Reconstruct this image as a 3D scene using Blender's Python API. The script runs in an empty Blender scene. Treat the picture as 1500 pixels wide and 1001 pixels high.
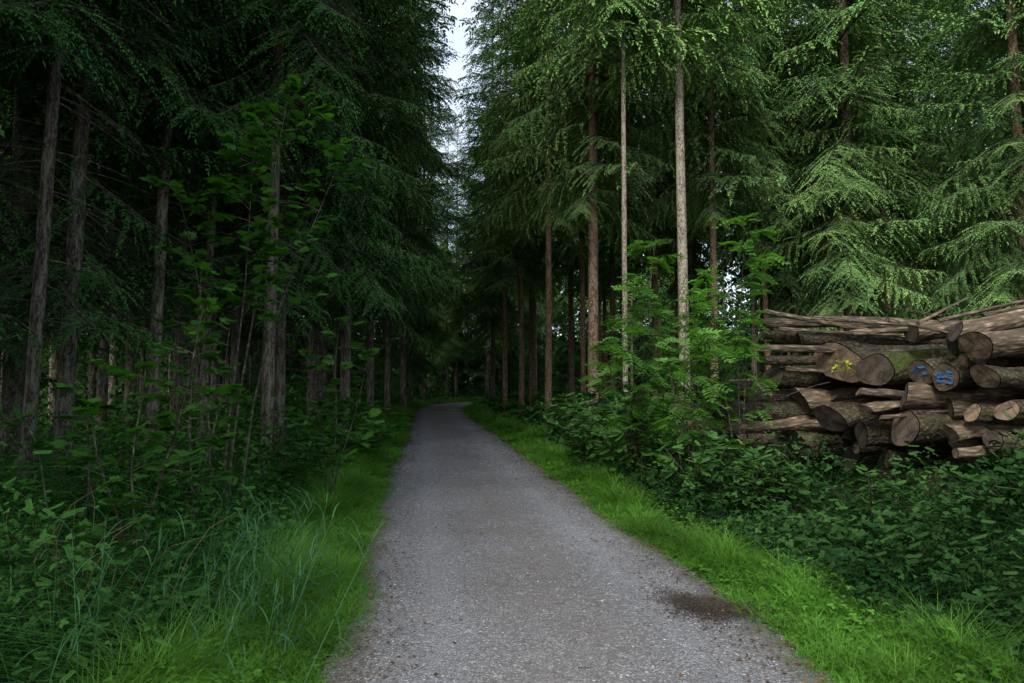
import bpy, math, numpy as np
from mathutils import Vector, Matrix
rng=np.random.default_rng(11)
C=bpy.context.scene.collection
R=math.radians
# ------------------------------------------------------------------ camera
F=1000.0; PIT=math.atan(57.5/F); CZ=1.6
cam=bpy.data.cameras.new('camera'); co=bpy.data.objects.new('camera',cam); C.objects.link(co)
co.location=(0,0,CZ); co.rotation_euler=(R(90)+PIT,0,0); cam.lens=24; cam.sensor_width=36
cam.clip_start=0.05; cam.clip_end=2000; bpy.context.scene.camera=co
def P(px,py,Y):
    u=(px-750)/F; v=-(py-500.5)/F
    dy=math.cos(PIT)-v*math.sin(PIT); dz=math.sin(PIT)+v*math.cos(PIT)
    k=Y/dy
    return np.array([u*k,Y,CZ+dz*k])
# ------------------------------------------------------------------ geometry kit
def nrm(a): return a/np.maximum(np.linalg.norm(a,axis=-1,keepdims=True),1e-9)
class G:
    def __init__(s): s.V=[];s.F=[];s.A=[];s.n=0
    def add(s,V,Fs,a=0.5,mat=0):
        V=np.asarray(V,float).reshape(-1,3)
        for f in Fs:
            f=np.asarray(f,int)
            if f.size: s.F.append((f+s.n,mat))
        s.V.append(V); s.A.append(np.broadcast_to(np.asarray(a,float),(len(V),)).copy()); s.n+=len(V)
    def inst(s,T,O,X,N,S,a=None,mat=0):
        TV,TF=T; O=np.atleast_2d(O); n=len(O)
        if n==0: return
        X=nrm(np.broadcast_to(X,(n,3)).astype(float)); N=np.broadcast_to(N,(n,3)).astype(float)
        Y=nrm(np.cross(N,X)+1e-6); Z=np.cross(X,Y)
        S=np.asarray(S,float)
        if S.ndim==0: S=np.full((n,3),float(S))
        elif S.ndim==1: S=np.repeat(S[:,None],3,1)
        L=TV[None]*S[:,None,:]
        V=O[:,None]+L[...,0:1]*X[:,None]+L[...,1:2]*Y[:,None]+L[...,2:3]*Z[:,None]
        if a is None: a=rng.random(n)
        k=len(TV); off=(np.arange(n)*k)[:,None,None]
        Fs=[(f[None]+off).reshape(-1,f.shape[1]) for f in TF]
        s.add(V.reshape(-1,3),Fs,np.repeat(a,k),mat)
    def tube(s,pts,rad,sides=8,mat=0,a=.5,cap=True,rough=0.0):
        pts=np.asarray(pts,float); n=len(pts); rad=np.broadcast_to(rad,(n,))
        T=nrm(np.gradient(pts,axis=0)); ref=np.array([0,0,1.]) if abs(T[0,2])<.9 else np.array([1.,0,0])
        B=nrm(np.cross(T,ref)); N=np.cross(B,T)
        th=np.linspace(0,2*np.pi,sides,endpoint=False)
        rr=rad[:,None]*(1+rough*(rng.random((n,sides))-.5))
        V=pts[:,None]+rr[...,None]*(np.cos(th)[None,:,None]*B[:,None]+np.sin(th)[None,:,None]*N[:,None])
        i=np.arange(n-1)[:,None]*sides; j=np.arange(sides)[None]; j2=(j+1)%sides
        Fq=np.stack([i+j,i+j2,i+sides+j2,i+sides+j],-1).reshape(-1,4)
        fs=[Fq]
        if cap: fs.append(np.arange(sides)[None,::-1]); fs.append((np.arange(sides)+(n-1)*sides)[None])
        s.add(V.reshape(-1,3),fs,a,mat)
    def mesh(s,name,mats,smooth=False):
        me=bpy.data.meshes.new(name)
        V=np.concatenate(s.V); me.vertices.add(len(V)); me.vertices.foreach_set('co',V.ravel().astype(np.float32))
        loops=np.concatenate([f.ravel() for f,m in s.F]); tot=np.concatenate([np.full(len(f),f.shape[1]) for f,m in s.F])
        mi=np.concatenate([np.full(len(f),m) for f,m in s.F])
        st=np.concatenate([[0],np.cumsum(tot)[:-1]])
        me.loops.add(len(loops)); me.loops.foreach_set('vertex_index',loops.astype(np.int32))
        me.polygons.add(len(tot)); me.polygons.foreach_set('loop_start',st.astype(np.int32))
        me.polygons.foreach_set('loop_total',tot.astype(np.int32))
        me.polygons.foreach_set('material_index',mi.astype(np.int32))
        me.polygons.foreach_set('use_smooth',np.full(len(tot),smooth))
        for m in (mats if isinstance(mats,(list,tuple)) else [mats]): me.materials.append(m)
        at=me.attributes.new('v','FLOAT','POINT'); at.data.foreach_set('value',np.concatenate(s.A).astype(np.float32))
        me.update(calc_edges=True); return me
    def build(s,name,mats,parent=None,smooth=False):
        return link(name,s.mesh(name,mats,smooth),parent)
def link(name,me,parent=None):
    o=bpy.data.objects.new(name,me); C.objects.link(o)
    if parent: o.parent=parent
    return o
def tag(o,label=None,cat=None,group=None,kind=None):
    if label:o['label']=label
    if cat:o['category']=cat
    if group:o['group']=group
    if kind:o['kind']=kind
    return o
def empty(name,loc,rz=0,label=None,cat=None,group=None):
    o=bpy.data.objects.new(name,None); C.objects.link(o); o.location=tuple(loc); o.rotation_euler=(0,0,rz)
    o.empty_display_size=.2
    return tag(o,label,cat,group)
def merge(Ts):
    V=[];Fd={};n=0
    for TV,TF in Ts:
        V.append(TV)
        for f in TF: Fd.setdefault(f.shape[1],[]).append(f+n)
        n+=len(TV)
    return np.concatenate(V),[np.concatenate(x) for x in Fd.values()]
def xf(T,ang=0,s=1,t=(0,0,0),pitch=0):
    V=T[0]*s; c,q=math.cos(pitch),math.sin(pitch)
    V=np.stack([V[:,0]*c+V[:,2]*q,V[:,1],-V[:,0]*q+V[:,2]*c],1)
    c,q=math.cos(ang),math.sin(ang)
    V=np.stack([V[:,0]*c-V[:,1]*q,V[:,0]*q+V[:,1]*c,V[:,2]],1)+np.array(t)
    return V,T[1]
KITE=(np.array([[0,0,0],[.4,.5,.0],[1,0,-.06],[.4,-.5,.0]]),[np.array([[0,3,2,1]])])
LEAF=(np.array([[0,0,0],[.22,.3,.06],[.6,.32,.05],[1,0,-.12],[.6,-.32,.05],[.22,-.3,.06],[.5,0,-.03]]),
      [np.array([[0,6,2,1],[0,5,4,6]]),np.array([[6,3,2],[6,4,3]])])
def blade(n=4,bend=.5,w=1.0):
    t=np.linspace(0,1,n+1); a=t*bend
    x=np.cumsum(np.concatenate([[0],np.cos((a[1:]+a[:-1])/2)]))/n; z=-np.cumsum(np.concatenate([[0],np.sin((a[1:]+a[:-1])/2)]))/n
    ww=w*.5*np.clip(1-t**2.2,0.03,1)*np.clip(.5+t*2,0,1)
    V=np.concatenate([np.stack([x,ww,z],1),np.stack([x,-ww,z],1)])
    i=np.arange(n); return V,[np.stack([i,i+n+1,i+n+2,i+1],1)]
mp=[(0,0),(-.1,.16),(-.02,.30),(-.12,.5),(.08,.44),(.2,.62),(.3,.4),(.42,.45),(.48,.56),(.56,.4),(.72,.5),(.66,.3),(.74,.2),(.84,.24),(.82,.12),(1.05,0)]
mp=mp+[(x,-y) for x,y in mp[-2:0:-1]]
mv=np.array([[.3,0,-.03]]+[[x,y,-.10*abs(y)-.08*x*x] for x,y in mp]); nn=len(mp)
MAPLE=(mv,[np.array([[0,1+(i+1)%nn,1+i] for i in range(nn)])])
TRI=merge([xf(LEAF,0,1,(.15,0,0)),xf(LEAF,1.25,.8,(.08,.03,0)),xf(LEAF,-1.25,.8,(.08,-.03,0))])
pl=[];
for k in range(5):
    for sg in (1,-1): pl.append(xf((LEAF[0]*np.array([1,.75,1]),LEAF[1]),sg*1.0,.30-.02*abs(k-2),(.2+k*.15,0,-.02*k*k)))
pl.append(xf((LEAF[0]*np.array([1,.75,1]),LEAF[1]),0,.3,(.88,0,-.35)))
st_=(np.array([[0,.006,0],[0,-.006,0],[.5,-.006,-.08],[.5,.006,-.08],[.9,-.004,-.34],[.9,.004,-.34]]),[np.array([[0,1,2,3],[3,2,4,5]])])
ASH=merge(pl+[st_])
pl=[]
for k in range(7):
    for sg in (1,-1): pl.append(xf(LEAF,sg*.85,.22,(.08+k*.12+(.05 if sg>0 else 0),0,-.02*k)))
pl.append(xf(LEAF,0,.22,(.9,0,-.13)))
SPRAY=merge(pl)
PEB=(np.array([[1,0,0],[0,1,0],[-1,0,0],[0,-1,0],[0,0,.6],[.5,.6,.35],[-.6,-.5,.3]])*.5,[np.array([[0,5,4],[0,1,5],[1,2,5],[5,2,4],[2,6,4],[2,3,6],[3,0,6],[6,0,4]])])
def stick(n=3,r0=1.,r1=.3,bend=-.15,sides=3):
    t=np.linspace(0,1,n+1); V=[]
    for k in t:
        r=r0+(r1-r0)*k
        for j in range(sides):
            a=2*math.pi*j/sides; V.append([k,r*math.cos(a),r*math.sin(a)+bend*k*k])
    i=np.arange(n)[:,None]*sides; j=np.arange(sides)[None]; j2=(j+1)%sides
    return np.array(V),[np.stack([i+j,i+j2,i+sides+j2,i+sides+j],-1).reshape(-1,4)]
def n2(x,y,s=1.0,seed=0):
    r=np.random.default_rng(seed); o=0
    for k in range(6):
        a=r.random()*6.28; f=s*(.6+1.8*r.random()); o=o+np.sin((x*math.cos(a)+y*math.sin(a))*f+r.random()*6.28)
    return o/3.2
# ------------------------------------------------------------------ materials
def newmat(name):
    m=bpy.data.materials.new(name); m.use_nodes=True; nt=m.node_tree; nt.nodes.clear()
    return m,nt,nt.nodes,nt.links
def nd(nt,t,**k):
    n=nt.nodes.new(t)
    for a,b in k.items():
        if a in ('operation','blend_type','data_type','wave_type','bands_direction','rings_direction','feature','attribute_name','noise_dimensions'): setattr(n,a,b)
        else: n.inputs[a].default_value=b
    return n
def mix(nt,f,a,b,bt='MIX'):
    n=nt.nodes.new('ShaderNodeMix'); n.data_type='RGBA'; n.blend_type=bt
    for s,v in ((0,f),(6,a),(7,b)):
        if hasattr(v,'is_linked') : nt.links.new(v,n.inputs[s])
        else: n.inputs[s].default_value=v if s==0 else (tuple(v)+(1,))[:4]
    return n.outputs[2]
def ramp(nt,src,stops):
    n=nt.nodes.new('ShaderNodeValToRGB'); e=n.color_ramp.elements
    while len(e)<len(stops): e.new(.5)
    for q,(p,c) in zip(e,stops): q.position=p; q.color=(c,c,c,1) if not hasattr(c,'__len__') else tuple(c)+(1,)
    nt.links.new(src,n.inputs[0]); return n.outputs[0]
def foliage(name,c1,c2,trans=.3,rough=.55,rndamt=.3):
    m,nt,N,L=newmat(name)
    at=nd(nt,'ShaderNodeAttribute',attribute_name='v'); oi=nd(nt,'ShaderNodeObjectInfo')
    col=mix(nt,at.outputs['Fac'],c1,c2)
    tc=nd(nt,'ShaderNodeTexCoord'); no=nd(nt,'ShaderNodeTexNoise',Scale=1.1,Detail=2.0); L.new(tc.outputs['Object'],no.inputs['Vector'])
    b=ramp(nt,no.outputs['Fac'],[(.3,.65),(.7,1.25)])
    col=mix(nt,1.0,col,b,'MULTIPLY')
    b2=ramp(nt,oi.outputs['Random'],[(0,(1-rndamt,1-rndamt*.9,1-rndamt*.6)),(1,(1+rndamt*.6,1+rndamt*.5,1.))])
    col=mix(nt,1.0,col,b2,'MULTIPLY')
    o=nd(nt,'ShaderNodeOutputMaterial')
    if trans<=.2:
        p=nd(nt,'ShaderNodeBsdfDiffuse'); L.new(col,p.inputs[0]); L.new(p.outputs[0],o.inputs[0]); return m
    p=nd(nt,'ShaderNodeBsdfPrincipled',Roughness=rough); p.inputs['Specular IOR Level'].default_value=.25; L.new(col,p.inputs['Base Color'])
    t=nd(nt,'ShaderNodeBsdfTranslucent'); c2_=mix(nt,1.0,col,(1.3,1.5,.5),'MULTIPLY'); L.new(c2_,t.inputs[0])
    mx=nd(nt,'ShaderNodeMixShader',Fac=trans); L.new(p.outputs[0],mx.inputs[1]); L.new(t.outputs[0],mx.inputs[2])
    L.new(mx.outputs[0],o.inputs[0]); return m
M={}
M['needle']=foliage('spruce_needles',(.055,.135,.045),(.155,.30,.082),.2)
M['needle_lit']=foliage('spruce_needles_lit',(.105,.225,.075),(.26,.43,.135),.2)  # brighter needle copy: light on the right-hand crowns put into the colour
M['needle_shaded']=foliage('spruce_needles_shaded',(.016,.052,.019),(.058,.15,.036),.2)  # darker needle copy: shade of the dense left forest put into the colour
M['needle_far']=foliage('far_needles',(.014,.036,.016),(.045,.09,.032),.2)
M['beech']=foliage('beech_leaves',(.07,.15,.05),(.15,.25,.08),.4)
M['maple']=foliage('maple_leaves',(.032,.11,.018),(.068,.19,.030),.4,.5,.12)
M['ash']=foliage('ash_leaves',(.08,.21,.04),(.15,.33,.065),.4,.5,.15)
M['shrub']=foliage('shrub_leaves',(.055,.15,.038),(.11,.25,.06),.3,.6,.15)
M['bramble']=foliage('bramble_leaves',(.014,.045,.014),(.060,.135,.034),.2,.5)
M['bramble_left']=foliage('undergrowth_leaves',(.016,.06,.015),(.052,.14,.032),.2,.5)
M['grass']=foliage('verge_grass',(.048,.155,.016),(.14,.325,.040),.3,.6,.0)
M['reed']=foliage('reed_blades',(.026,.10,.038),(.065,.18,.072),.3,.5,.1)
M['dry']=foliage('dry_stalk',(.12,.09,.05),(.22,.17,.10),.1,.8,.1)
M['litter']=foliage('leaf_litter',(.05,.03,.018),(.16,.09,.05),.05,.8,.0)
M['soil']=foliage('dark_soil',(.032,.027,.023),(.072,.060,.050),.02,.9,.0)
def woodmat(name,c1,c2,lich,lamt=.5,sx=2.6,sz=5,bump=.6):
    m,nt,N,L=newmat(name); tc=nd(nt,'ShaderNodeTexCoord'); mp_=nd(nt,'ShaderNodeMapping'); mp_.inputs['Scale'].default_value=(sx,sx,sz)
    L.new(tc.outputs['Object'],mp_.inputs[0]); oi=nd(nt,'ShaderNodeObjectInfo')
    no=nd(nt,'ShaderNodeTexNoise',Scale=2.0,Detail=6.0,Roughness=.7); L.new(mp_.outputs[0],no.inputs['Vector'])
    vo=nd(nt,'ShaderNodeTexVoronoi',Scale=3.2); L.new(mp_.outputs[0],vo.inputs['Vector'])
    col=mix(nt,ramp(nt,no.outputs['Fac'],[(.38,0.),(.62,1.)]),c1,c2)
    col=mix(nt,1.,col,ramp(nt,vo.outputs['Distance'],[(.1,1.25),(.6,.35)]),'MULTIPLY')
    n3=nd(nt,'ShaderNodeTexNoise',Scale=2.6,Detail=6.0,Roughness=.7); L.new(tc.outputs['Object'],n3.inputs['Vector'])
    lf=ramp(nt,n3.outputs['Fac'],[(.47,0.),(.58,lamt)])
    col=mix(nt,lf,col,lich)
    col=mix(nt,1.,col,ramp(nt,oi.outputs['Random'],[(0,(.7,.7,.72)),(1,(1.3,1.23,1.16))]),'MULTIPLY')
    p=nd(nt,'ShaderNodeBsdfPrincipled',Roughness=.9); p.inputs['Specular IOR Level'].default_value=.15
    L.new(col,p.inputs['Base Color'])
    bp=nd(nt,'ShaderNodeBump',Strength=bump,Distance=.02); 
    ad=nd(nt,'ShaderNodeMath',operation='SUBTRACT'); L.new(no.outputs['Fac'],ad.inputs[0]); L.new(vo.outputs['Distance'],ad.inputs[1])
    L.new(ad.outputs[0],bp.inputs['Height']); L.new(bp.outputs[0],p.inputs['Normal'])
    o=nd(nt,'ShaderNodeOutputMaterial'); L.new(p.outputs[0],o.inputs[0]); return m
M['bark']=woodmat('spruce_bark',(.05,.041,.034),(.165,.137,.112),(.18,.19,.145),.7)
M['bark_pale']=woodmat('pale_spruce_bark',(.23,.19,.155),(.50,.44,.37),(.34,.35,.29),.6)  # paler bark copy: light on the right-hand trunks is in the colour
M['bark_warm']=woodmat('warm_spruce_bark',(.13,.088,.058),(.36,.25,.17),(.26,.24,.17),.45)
M['twig']=woodmat('dead_twig',(.05,.042,.035),(.14,.12,.10),(.10,.13,.09),.3,6,6,.2)
M['log']=woodmat('log_bark',(.034,.027,.022),(.155,.122,.093),(.07,.075,.04),.4,5,8,1.)
M['log_pale']=woodmat('pale_log_bark',(.10,.076,.058),(.33,.26,.20),(.10,.09,.06),.5,2,9,.8)
M['log_moss']=woodmat('mossy_log_bark',(.08,.068,.036),(.23,.19,.11),(.08,.115,.025),.9,4,6,1.)
def cutmat(name,c1,c2):
    m,nt,N,L=newmat(name); tc=nd(nt,'ShaderNodeTexCoord'); oi=nd(nt,'ShaderNodeObjectInfo')
    no=nd(nt,'ShaderNodeTexNoise',Scale=8.,Detail=7.,Roughness=.7); L.new(tc.outputs['Object'],no.inputs['Vector'])
    wv=nd(nt,'ShaderNodeTexWave',wave_type='RINGS',rings_direction='X',Scale=22.,Distortion=3.5,Detail=2.); L.new(tc.outputs['Object'],wv.inputs['Vector'])
    col=mix(nt,ramp(nt,no.outputs['Fac'],[(.35,0.),(.62,1.)]),c1,c2); col=mix(nt,1.,col,ramp(nt,wv.outputs['Fac'],[(0,.78),(1,1.08)]),'MULTIPLY')
    vo=nd(nt,'ShaderNodeTexVoronoi',Scale=6.,feature='DISTANCE_TO_EDGE'); L.new(tc.outputs['Object'],vo.inputs['Vector'])
    col=mix(nt,1.,col,ramp(nt,vo.outputs['Distance'],[(.0,.35),(.05,1.)]),'MULTIPLY')
    col=mix(nt,1.,col,ramp(nt,oi.outputs['Random'],[(0,(.33,.32,.34)),(.6,(.68,.66,.64)),(1,(1.3,1.18,1.03))]),'MULTIPLY')
    p=nd(nt,'ShaderNodeBsdfPrincipled',Roughness=.9); L.new(col,p.inputs['Base Color'])
    bp=nd(nt,'ShaderNodeBump',Strength=.6,Distance=.01); L.new(no.outputs['Fac'],bp.inputs['Height']); L.new(bp.outputs[0],p.inputs['Normal'])
    o=nd(nt,'ShaderNodeOutputMaterial'); L.new(p.outputs[0],o.inputs[0]); return m
M['cut']=cutmat('cut_wood',(.05,.04,.032),(.19,.145,.108))
def plain(name,c,r=.8):
    m,nt,N,L=newmat(name); tc=nd(nt,'ShaderNodeTexCoord'); no=nd(nt,'ShaderNodeTexNoise',Scale=22.,Detail=5.,Roughness=.8); L.new(tc.outputs['Object'],no.inputs['Vector'])
    col=mix(nt,ramp(nt,no.outputs['Fac'],[(.38,0.),(.52,1.)]),(.10,.08,.07),c)
    p=nd(nt,'ShaderNodeBsdfPrincipled',Roughness=r); L.new(col,p.inputs['Base Color'])
    o=nd(nt,'ShaderNodeOutputMaterial'); L.new(p.outputs[0],o.inputs[0]); return m
M['blue']=plain('blue_spray_paint',(.02,.15,.42)); M['yellow']=plain('yellow_spray_paint',(.45,.52,.04))
def roadmat():
    m,nt,N,L=newmat('gravel_path'); tc=nd(nt,'ShaderNodeTexCoord'); V=tc.outputs['Object']
    v1=nd(nt,'ShaderNodeTexVoronoi',Scale=120.); L.new(V,v1.inputs['Vector'])
    v2=nd(nt,'ShaderNodeTexVoronoi',Scale=46.); L.new(V,v2.inputs['Vector'])
    g1=nd(nt,'ShaderNodeSeparateColor'); L.new(v1.outputs['Color'],g1.inputs[0])
    g2=nd(nt,'ShaderNodeSeparateColor'); L.new(v2.outputs['Color'],g2.inputs[0])
    c=ramp(nt,g1.outputs[0],[(0,(.110,.111,.119)),(.55,(.182,.184,.195)),(.9,(.28,.282,.295)),(1,(.48,.485,.50))])
    c2=ramp(nt,g2.outputs[1],[(0,(.76,.76,.77)),(.85,(1.,1.,1.)),(1,(1.45,1.45,1.45))])
    c=mix(nt,1.,c,c2,'MULTIPLY')
    at=nd(nt,'ShaderNodeAttribute',attribute_name='v')
    crown_=ramp(nt,at.outputs['Fac'],[(0,.40),(.25,.3),(.5,0.),(.7,.12),(1,.4)])
    n1=nd(nt,'ShaderNodeTexNoise',Scale=1.3,Detail=7.,Roughness=.75); L.new(V,n1.inputs['Vector'])
    cm=mix(nt,1.,crown_,ramp(nt,n1.outputs['Fac'],[(.35,.3),(.62,1.6)]),'MULTIPLY')
    c=mix(nt,cm,c,(.125,.11,.093))
    tr=ramp(nt,at.outputs['Fac'],[(.35,.0),(.55,.28),(.75,.0)])
    c=mix(nt,tr,c,(.255,.257,.27))
    n2_=nd(nt,'ShaderNodeTexNoise',Scale=.4,Detail=4.); L.new(V,n2_.inputs['Vector'])
    c=mix(nt,1.,c,ramp(nt,n2_.outputs['Fac'],[(.3,.8),(.7,1.2)]),'MULTIPLY')
    n4=nd(nt,'ShaderNodeTexNoise',Scale=6.,Detail=6.,Roughness=.7); L.new(V,n4.inputs['Vector'])
    ad=nd(nt,'ShaderNodeMath',operation='MULTIPLY_ADD'); L.new(n4.outputs['Fac'],ad.inputs[0]); ad.inputs[1].default_value=.5; L.new(at.outputs['Fac'],ad.inputs[2])
    sub=nd(nt,'ShaderNodeMapRange'); L.new(ad.outputs[0],sub.inputs[0]); sub.inputs[1].default_value=1.04; sub.inputs[2].default_value=1.34; sub.inputs[4].default_value=.85
    c=mix(nt,sub.outputs[0],c,(.065,.056,.038))
    p=nd(nt,'ShaderNodeBsdfPrincipled',Roughness=.9); p.inputs['Specular IOR Level'].default_value=.2; L.new(c,p.inputs['Base Color'])
    bp=nd(nt,'ShaderNodeBump',Strength=.6,Distance=.008); s=nd(nt,'ShaderNodeMath',operation='ADD'); L.new(v1.outputs['Distance'],s.inputs[0]); L.new(v2.outputs['Distance'],s.inputs[1])
    iv=nd(nt,'ShaderNodeMath',operation='MULTIPLY'); L.new(s.outputs[0],iv.inputs[0]); iv.inputs[1].default_value=-1
    L.new(iv.outputs[0],bp.inputs['Height']); L.new(bp.outputs[0],p.inputs['Normal'])
    o=nd(nt,'ShaderNodeOutputMaterial'); L.new(p.outputs[0],o.inputs[0]); return m
M['road']=roadmat()
def groundmat(name,a,b,c3,sc=1.5):
    m,nt,N,L=newmat(name); tc=nd(nt,'ShaderNodeTexCoord'); V=tc.outputs['Object']
    n1=nd(nt,'ShaderNodeTexNoise',Scale=sc,Detail=8.,Roughness=.7); L.new(V,n1.inputs['Vector'])
    n2_=nd(nt,'ShaderNodeTexNoise',Scale=22.,Detail=6.,Roughness=.7); L.new(V,n2_.inputs['Vector'])
    c=mix(nt,ramp(nt,n1.outputs['Fac'],[(.4,0.),(.6,1.)]),a,b); c=mix(nt,ramp(nt,n2_.outputs['Fac'],[(.5,0.),(.7,.8)]),c,c3)
    p=nd(nt,'ShaderNodeBsdfDiffuse'); L.new(c,p.inputs[0])
    bp=nd(nt,'ShaderNodeBump',Strength=.8,Distance=.04); L.new(n2_.outputs['Fac'],bp.inputs['Height']); L.new(bp.outputs[0],p.inputs['Normal'])
    o=nd(nt,'ShaderNodeOutputMaterial'); L.new(p.outputs[0],o.inputs[0]); return m
M['ground']=groundmat('forest_floor',(.025,.020,.013),(.022,.04,.013),(.045,.032,.02))
# ------------------------------------------------------------------ road centre line
cl=np.array([(.78,-8),(.66,-3),(.53,0),(.36,3.6),(.21,5.1),(-.17,7.7),(-.68,11.3),(-1.69,19.5),(-2.9,28.5),(-3.85,36.5),(-4.1,42),(-3.5,47),(-1.6,51.2),(1.8,54),(7,56),(16,57.5),(30,58)],float)
def catmull(p,n=14):
    o=[]; q=np.vstack([2*p[0]-p[1],p,2*p[-1]-p[-2]])
    for i in range(1,len(q)-2):
        t=np.linspace(0,1,n,endpoint=False)[:,None]
        o.append(.5*((2*q[i])+(-q[i-1]+q[i+1])*t+(2*q[i-1]-5*q[i]+4*q[i+1]-q[i+2])*t**2+(-q[i-1]+3*q[i]-3*q[i+1]+q[i+2])*t**3))
    o.append(p[-1:]); return np.vstack(o)
CL=catmull(cl)
for _ in range(12): CL[1:-1]=.25*CL[:-2]+.5*CL[1:-1]+.25*CL[2:]
CT=nrm(np.gradient(CL,axis=0)); CN=np.stack([CT[:,1],-CT[:,0]],1)
HW=1.29
def rd(x,y):
    x=np.atleast_1d(x);y=np.atleast_1d(y); out=np.empty(len(x)); side=np.empty(len(x))
    for i in range(0,len(x),20000):
        d=np.stack([x[i:i+20000,None]-CL[None,:,0],y[i:i+20000,None]-CL[None,:,1]],-1); q=(d**2).sum(-1); k=q.argmin(1)
        dd=np.take_along_axis(d,k[:,None,None].repeat(2,2),1)[:,0]; s=(dd*CN[k]).sum(1)
        along=(dd*CT[k]).sum(1)
        out[i:i+20000]=np.where(np.abs(along)<.6,np.abs(s),np.sqrt(q[np.arange(len(k)),k])); side[i:i+20000]=np.sign(s)
    return out,side
def gz(x,y):
    x=np.atleast_1d(np.asarray(x,float));y=np.atleast_1d(np.asarray(y,float)); d,_=rd(x,y)
    f=np.clip((d-1.9)/3,0,1); return f*(.10*n2(x,y,.35,5)+.05*n2(x,y,1.1,6))-.015*(d<HW+.3)
def gzs(x,y): return float(gz(x,y)[0])
gx=np.concatenate([-np.geomspace(300,14,14),np.linspace(-13,13,105),np.geomspace(14,300,14)])
gy=np.concatenate([[-100,-40,-20],np.linspace(-8,30,140),np.linspace(31,70,60),np.geomspace(75,900,14)])
XX,YY=np.meshgrid(gx,gy); ZZ=gz(XX.ravel(),YY.ravel()); 
g=G(); i=np.arange(len(gy)-1)[:,None]*len(gx)+np.arange(len(gx)-1)[None]
g.add(np.stack([XX.ravel(),YY.ravel(),ZZ],1),[np.stack([i,i+1,i+len(gx)+1,i+len(gx)],-1).reshape(-1,4)])
tag(g.build('ground',M['ground'],smooth=True),kind='structure',label='dark forest floor under the trees',cat='ground')
g=G(); offs=np.linspace(-1,1,21); nC=len(CL)
V=[];A=[]
for o_ in offs:
    w=HW+.09
    p=CL+CN*(o_*w)
    V.append(np.column_stack([p,np.full(nC,.012+.03*(1-o_**2))-.008*np.exp(-((abs(o_)-.55)/.15)**2)])); A.append(np.full(nC,abs(o_)))
V=np.array(V); i=np.arange(len(offs)-1)[:,None]*nC+np.arange(nC-1)[None]
g.add(V.reshape(-1,3),[np.stack([i,i+nC,i+nC+1,i+1],-1).reshape(-1,4)],np.array(A).ravel())
tag(g.build('gravel_path',M['road'],smooth=True),kind='structure',label='pale grey gravel forest path curving right in the distance',cat='path')
SL=np.concatenate([[0],np.cumsum(np.linalg.norm(np.diff(CL,axis=0),axis=1))]); SL=SL-np.interp(0,CL[:60,1],SL[:60])
def along(n,y0,y1):
    Y=np.exp(rng.uniform(math.log(y0),math.log(y1),n))
    x=np.interp(Y,SL,CL[:,0]); y=np.interp(Y,SL,CL[:,1]); nx=np.interp(Y,SL,CN[:,0]); ny=np.interp(Y,SL,CN[:,1])
    return Y,np.stack([x,y],1),nrm(np.stack([nx,ny],1))
def randdir(n,up=.0,spread=1.):
    a=rng.uniform(0,2*np.pi,n); return np.stack([np.cos(a)*spread,np.sin(a)*spread,np.full(n,up)],1)
g=G(); n=30000; Y,c,nn_=along(n,2.6,22); e=rng.uniform(-1,1,n)*(HW+.1); p=c+nn_*e[:,None]
S=rng.uniform(.0035,.009,n)*rng.choice([1,1,1,1.8],n)*np.clip(Y/7,1,2)
g.inst(PEB,np.column_stack([p,.014+.03*(1-(e/HW)**2).clip(0)]),randdir(n),np.array([0,0,1.]),np.stack([S*1.3,S,S*.9],1))
def pebmat():
    m,nt,N,L=newmat('loose_gravel'); at=nd(nt,'ShaderNodeAttribute',attribute_name='v'); c=ramp(nt,at.outputs['Fac'],[(0,(.10,.101,.108)),(.6,(.21,.212,.222)),(1,(.43,.435,.445))])
    p_=nd(nt,'ShaderNodeBsdfPrincipled',Roughness=.8); L.new(c,p_.inputs['Base Color']); o=nd(nt,'ShaderNodeOutputMaterial'); L.new(p_.outputs[0],o.inputs[0]); return m
tag(g.build('gravel',pebmat()),'loose grey stones strewn over the path','gravel',kind='stuff')
g=G(); n=3500; Y,c,nn_=along(n,2.6,35); sg=rng.choice([-1,1],n); e=sg*(HW+.05-np.abs(rng.normal(0,.3,n))); p=c+nn_*e[:,None]
g.inst(LEAF,np.column_stack([p,np.full(n,.03)+.02*rng.random(n)]),randdir(n),randdir(n,1.5,.5),rng.uniform(.012,.03,n)*np.clip(Y/8,1,2))
n=400; Y,c,nn_=along(n,2.6,20); e=rng.uniform(-1.3,1.3,n); p=c+nn_*e[:,None]
g.inst(stick(2,.03,.015,0),np.column_stack([p,np.full(n,.05)]),randdir(n),np.array([0,0,1.]),rng.uniform(.03,.08,n))
tag(g.build('leaf_litter',M['litter']),'brown leaves and twigs fallen along the path edges','leaf litter',kind='stuff')
g=G(); c0=P(1035,888,1.6*F/(888-558)); n=8000; a=rng.uniform(0,6.28,n); q=np.abs(rng.normal(0,.65,n)); rr=1+.25*np.sin(3*a+1)+.15*np.sin(7*a)
ox=.27*q*rr*np.cos(a); oy=.24*q*rr*np.sin(a)+.25*ox*(-1); s_=rng.uniform(.005,.015,n)
g.inst(PEB,np.column_stack([c0[0]+ox,c0[1]+oy,.034+.02*np.exp(-q*q*2)*rng.random(n)]),randdir(n),np.array([0,0,1.]),np.stack([s_*1.3,s_,s_*.8],1))
tag(g.build('soil',M['soil']),'low patch of dark brown soil crumbs on the right edge of the path','soil',kind='stuff')
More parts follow.
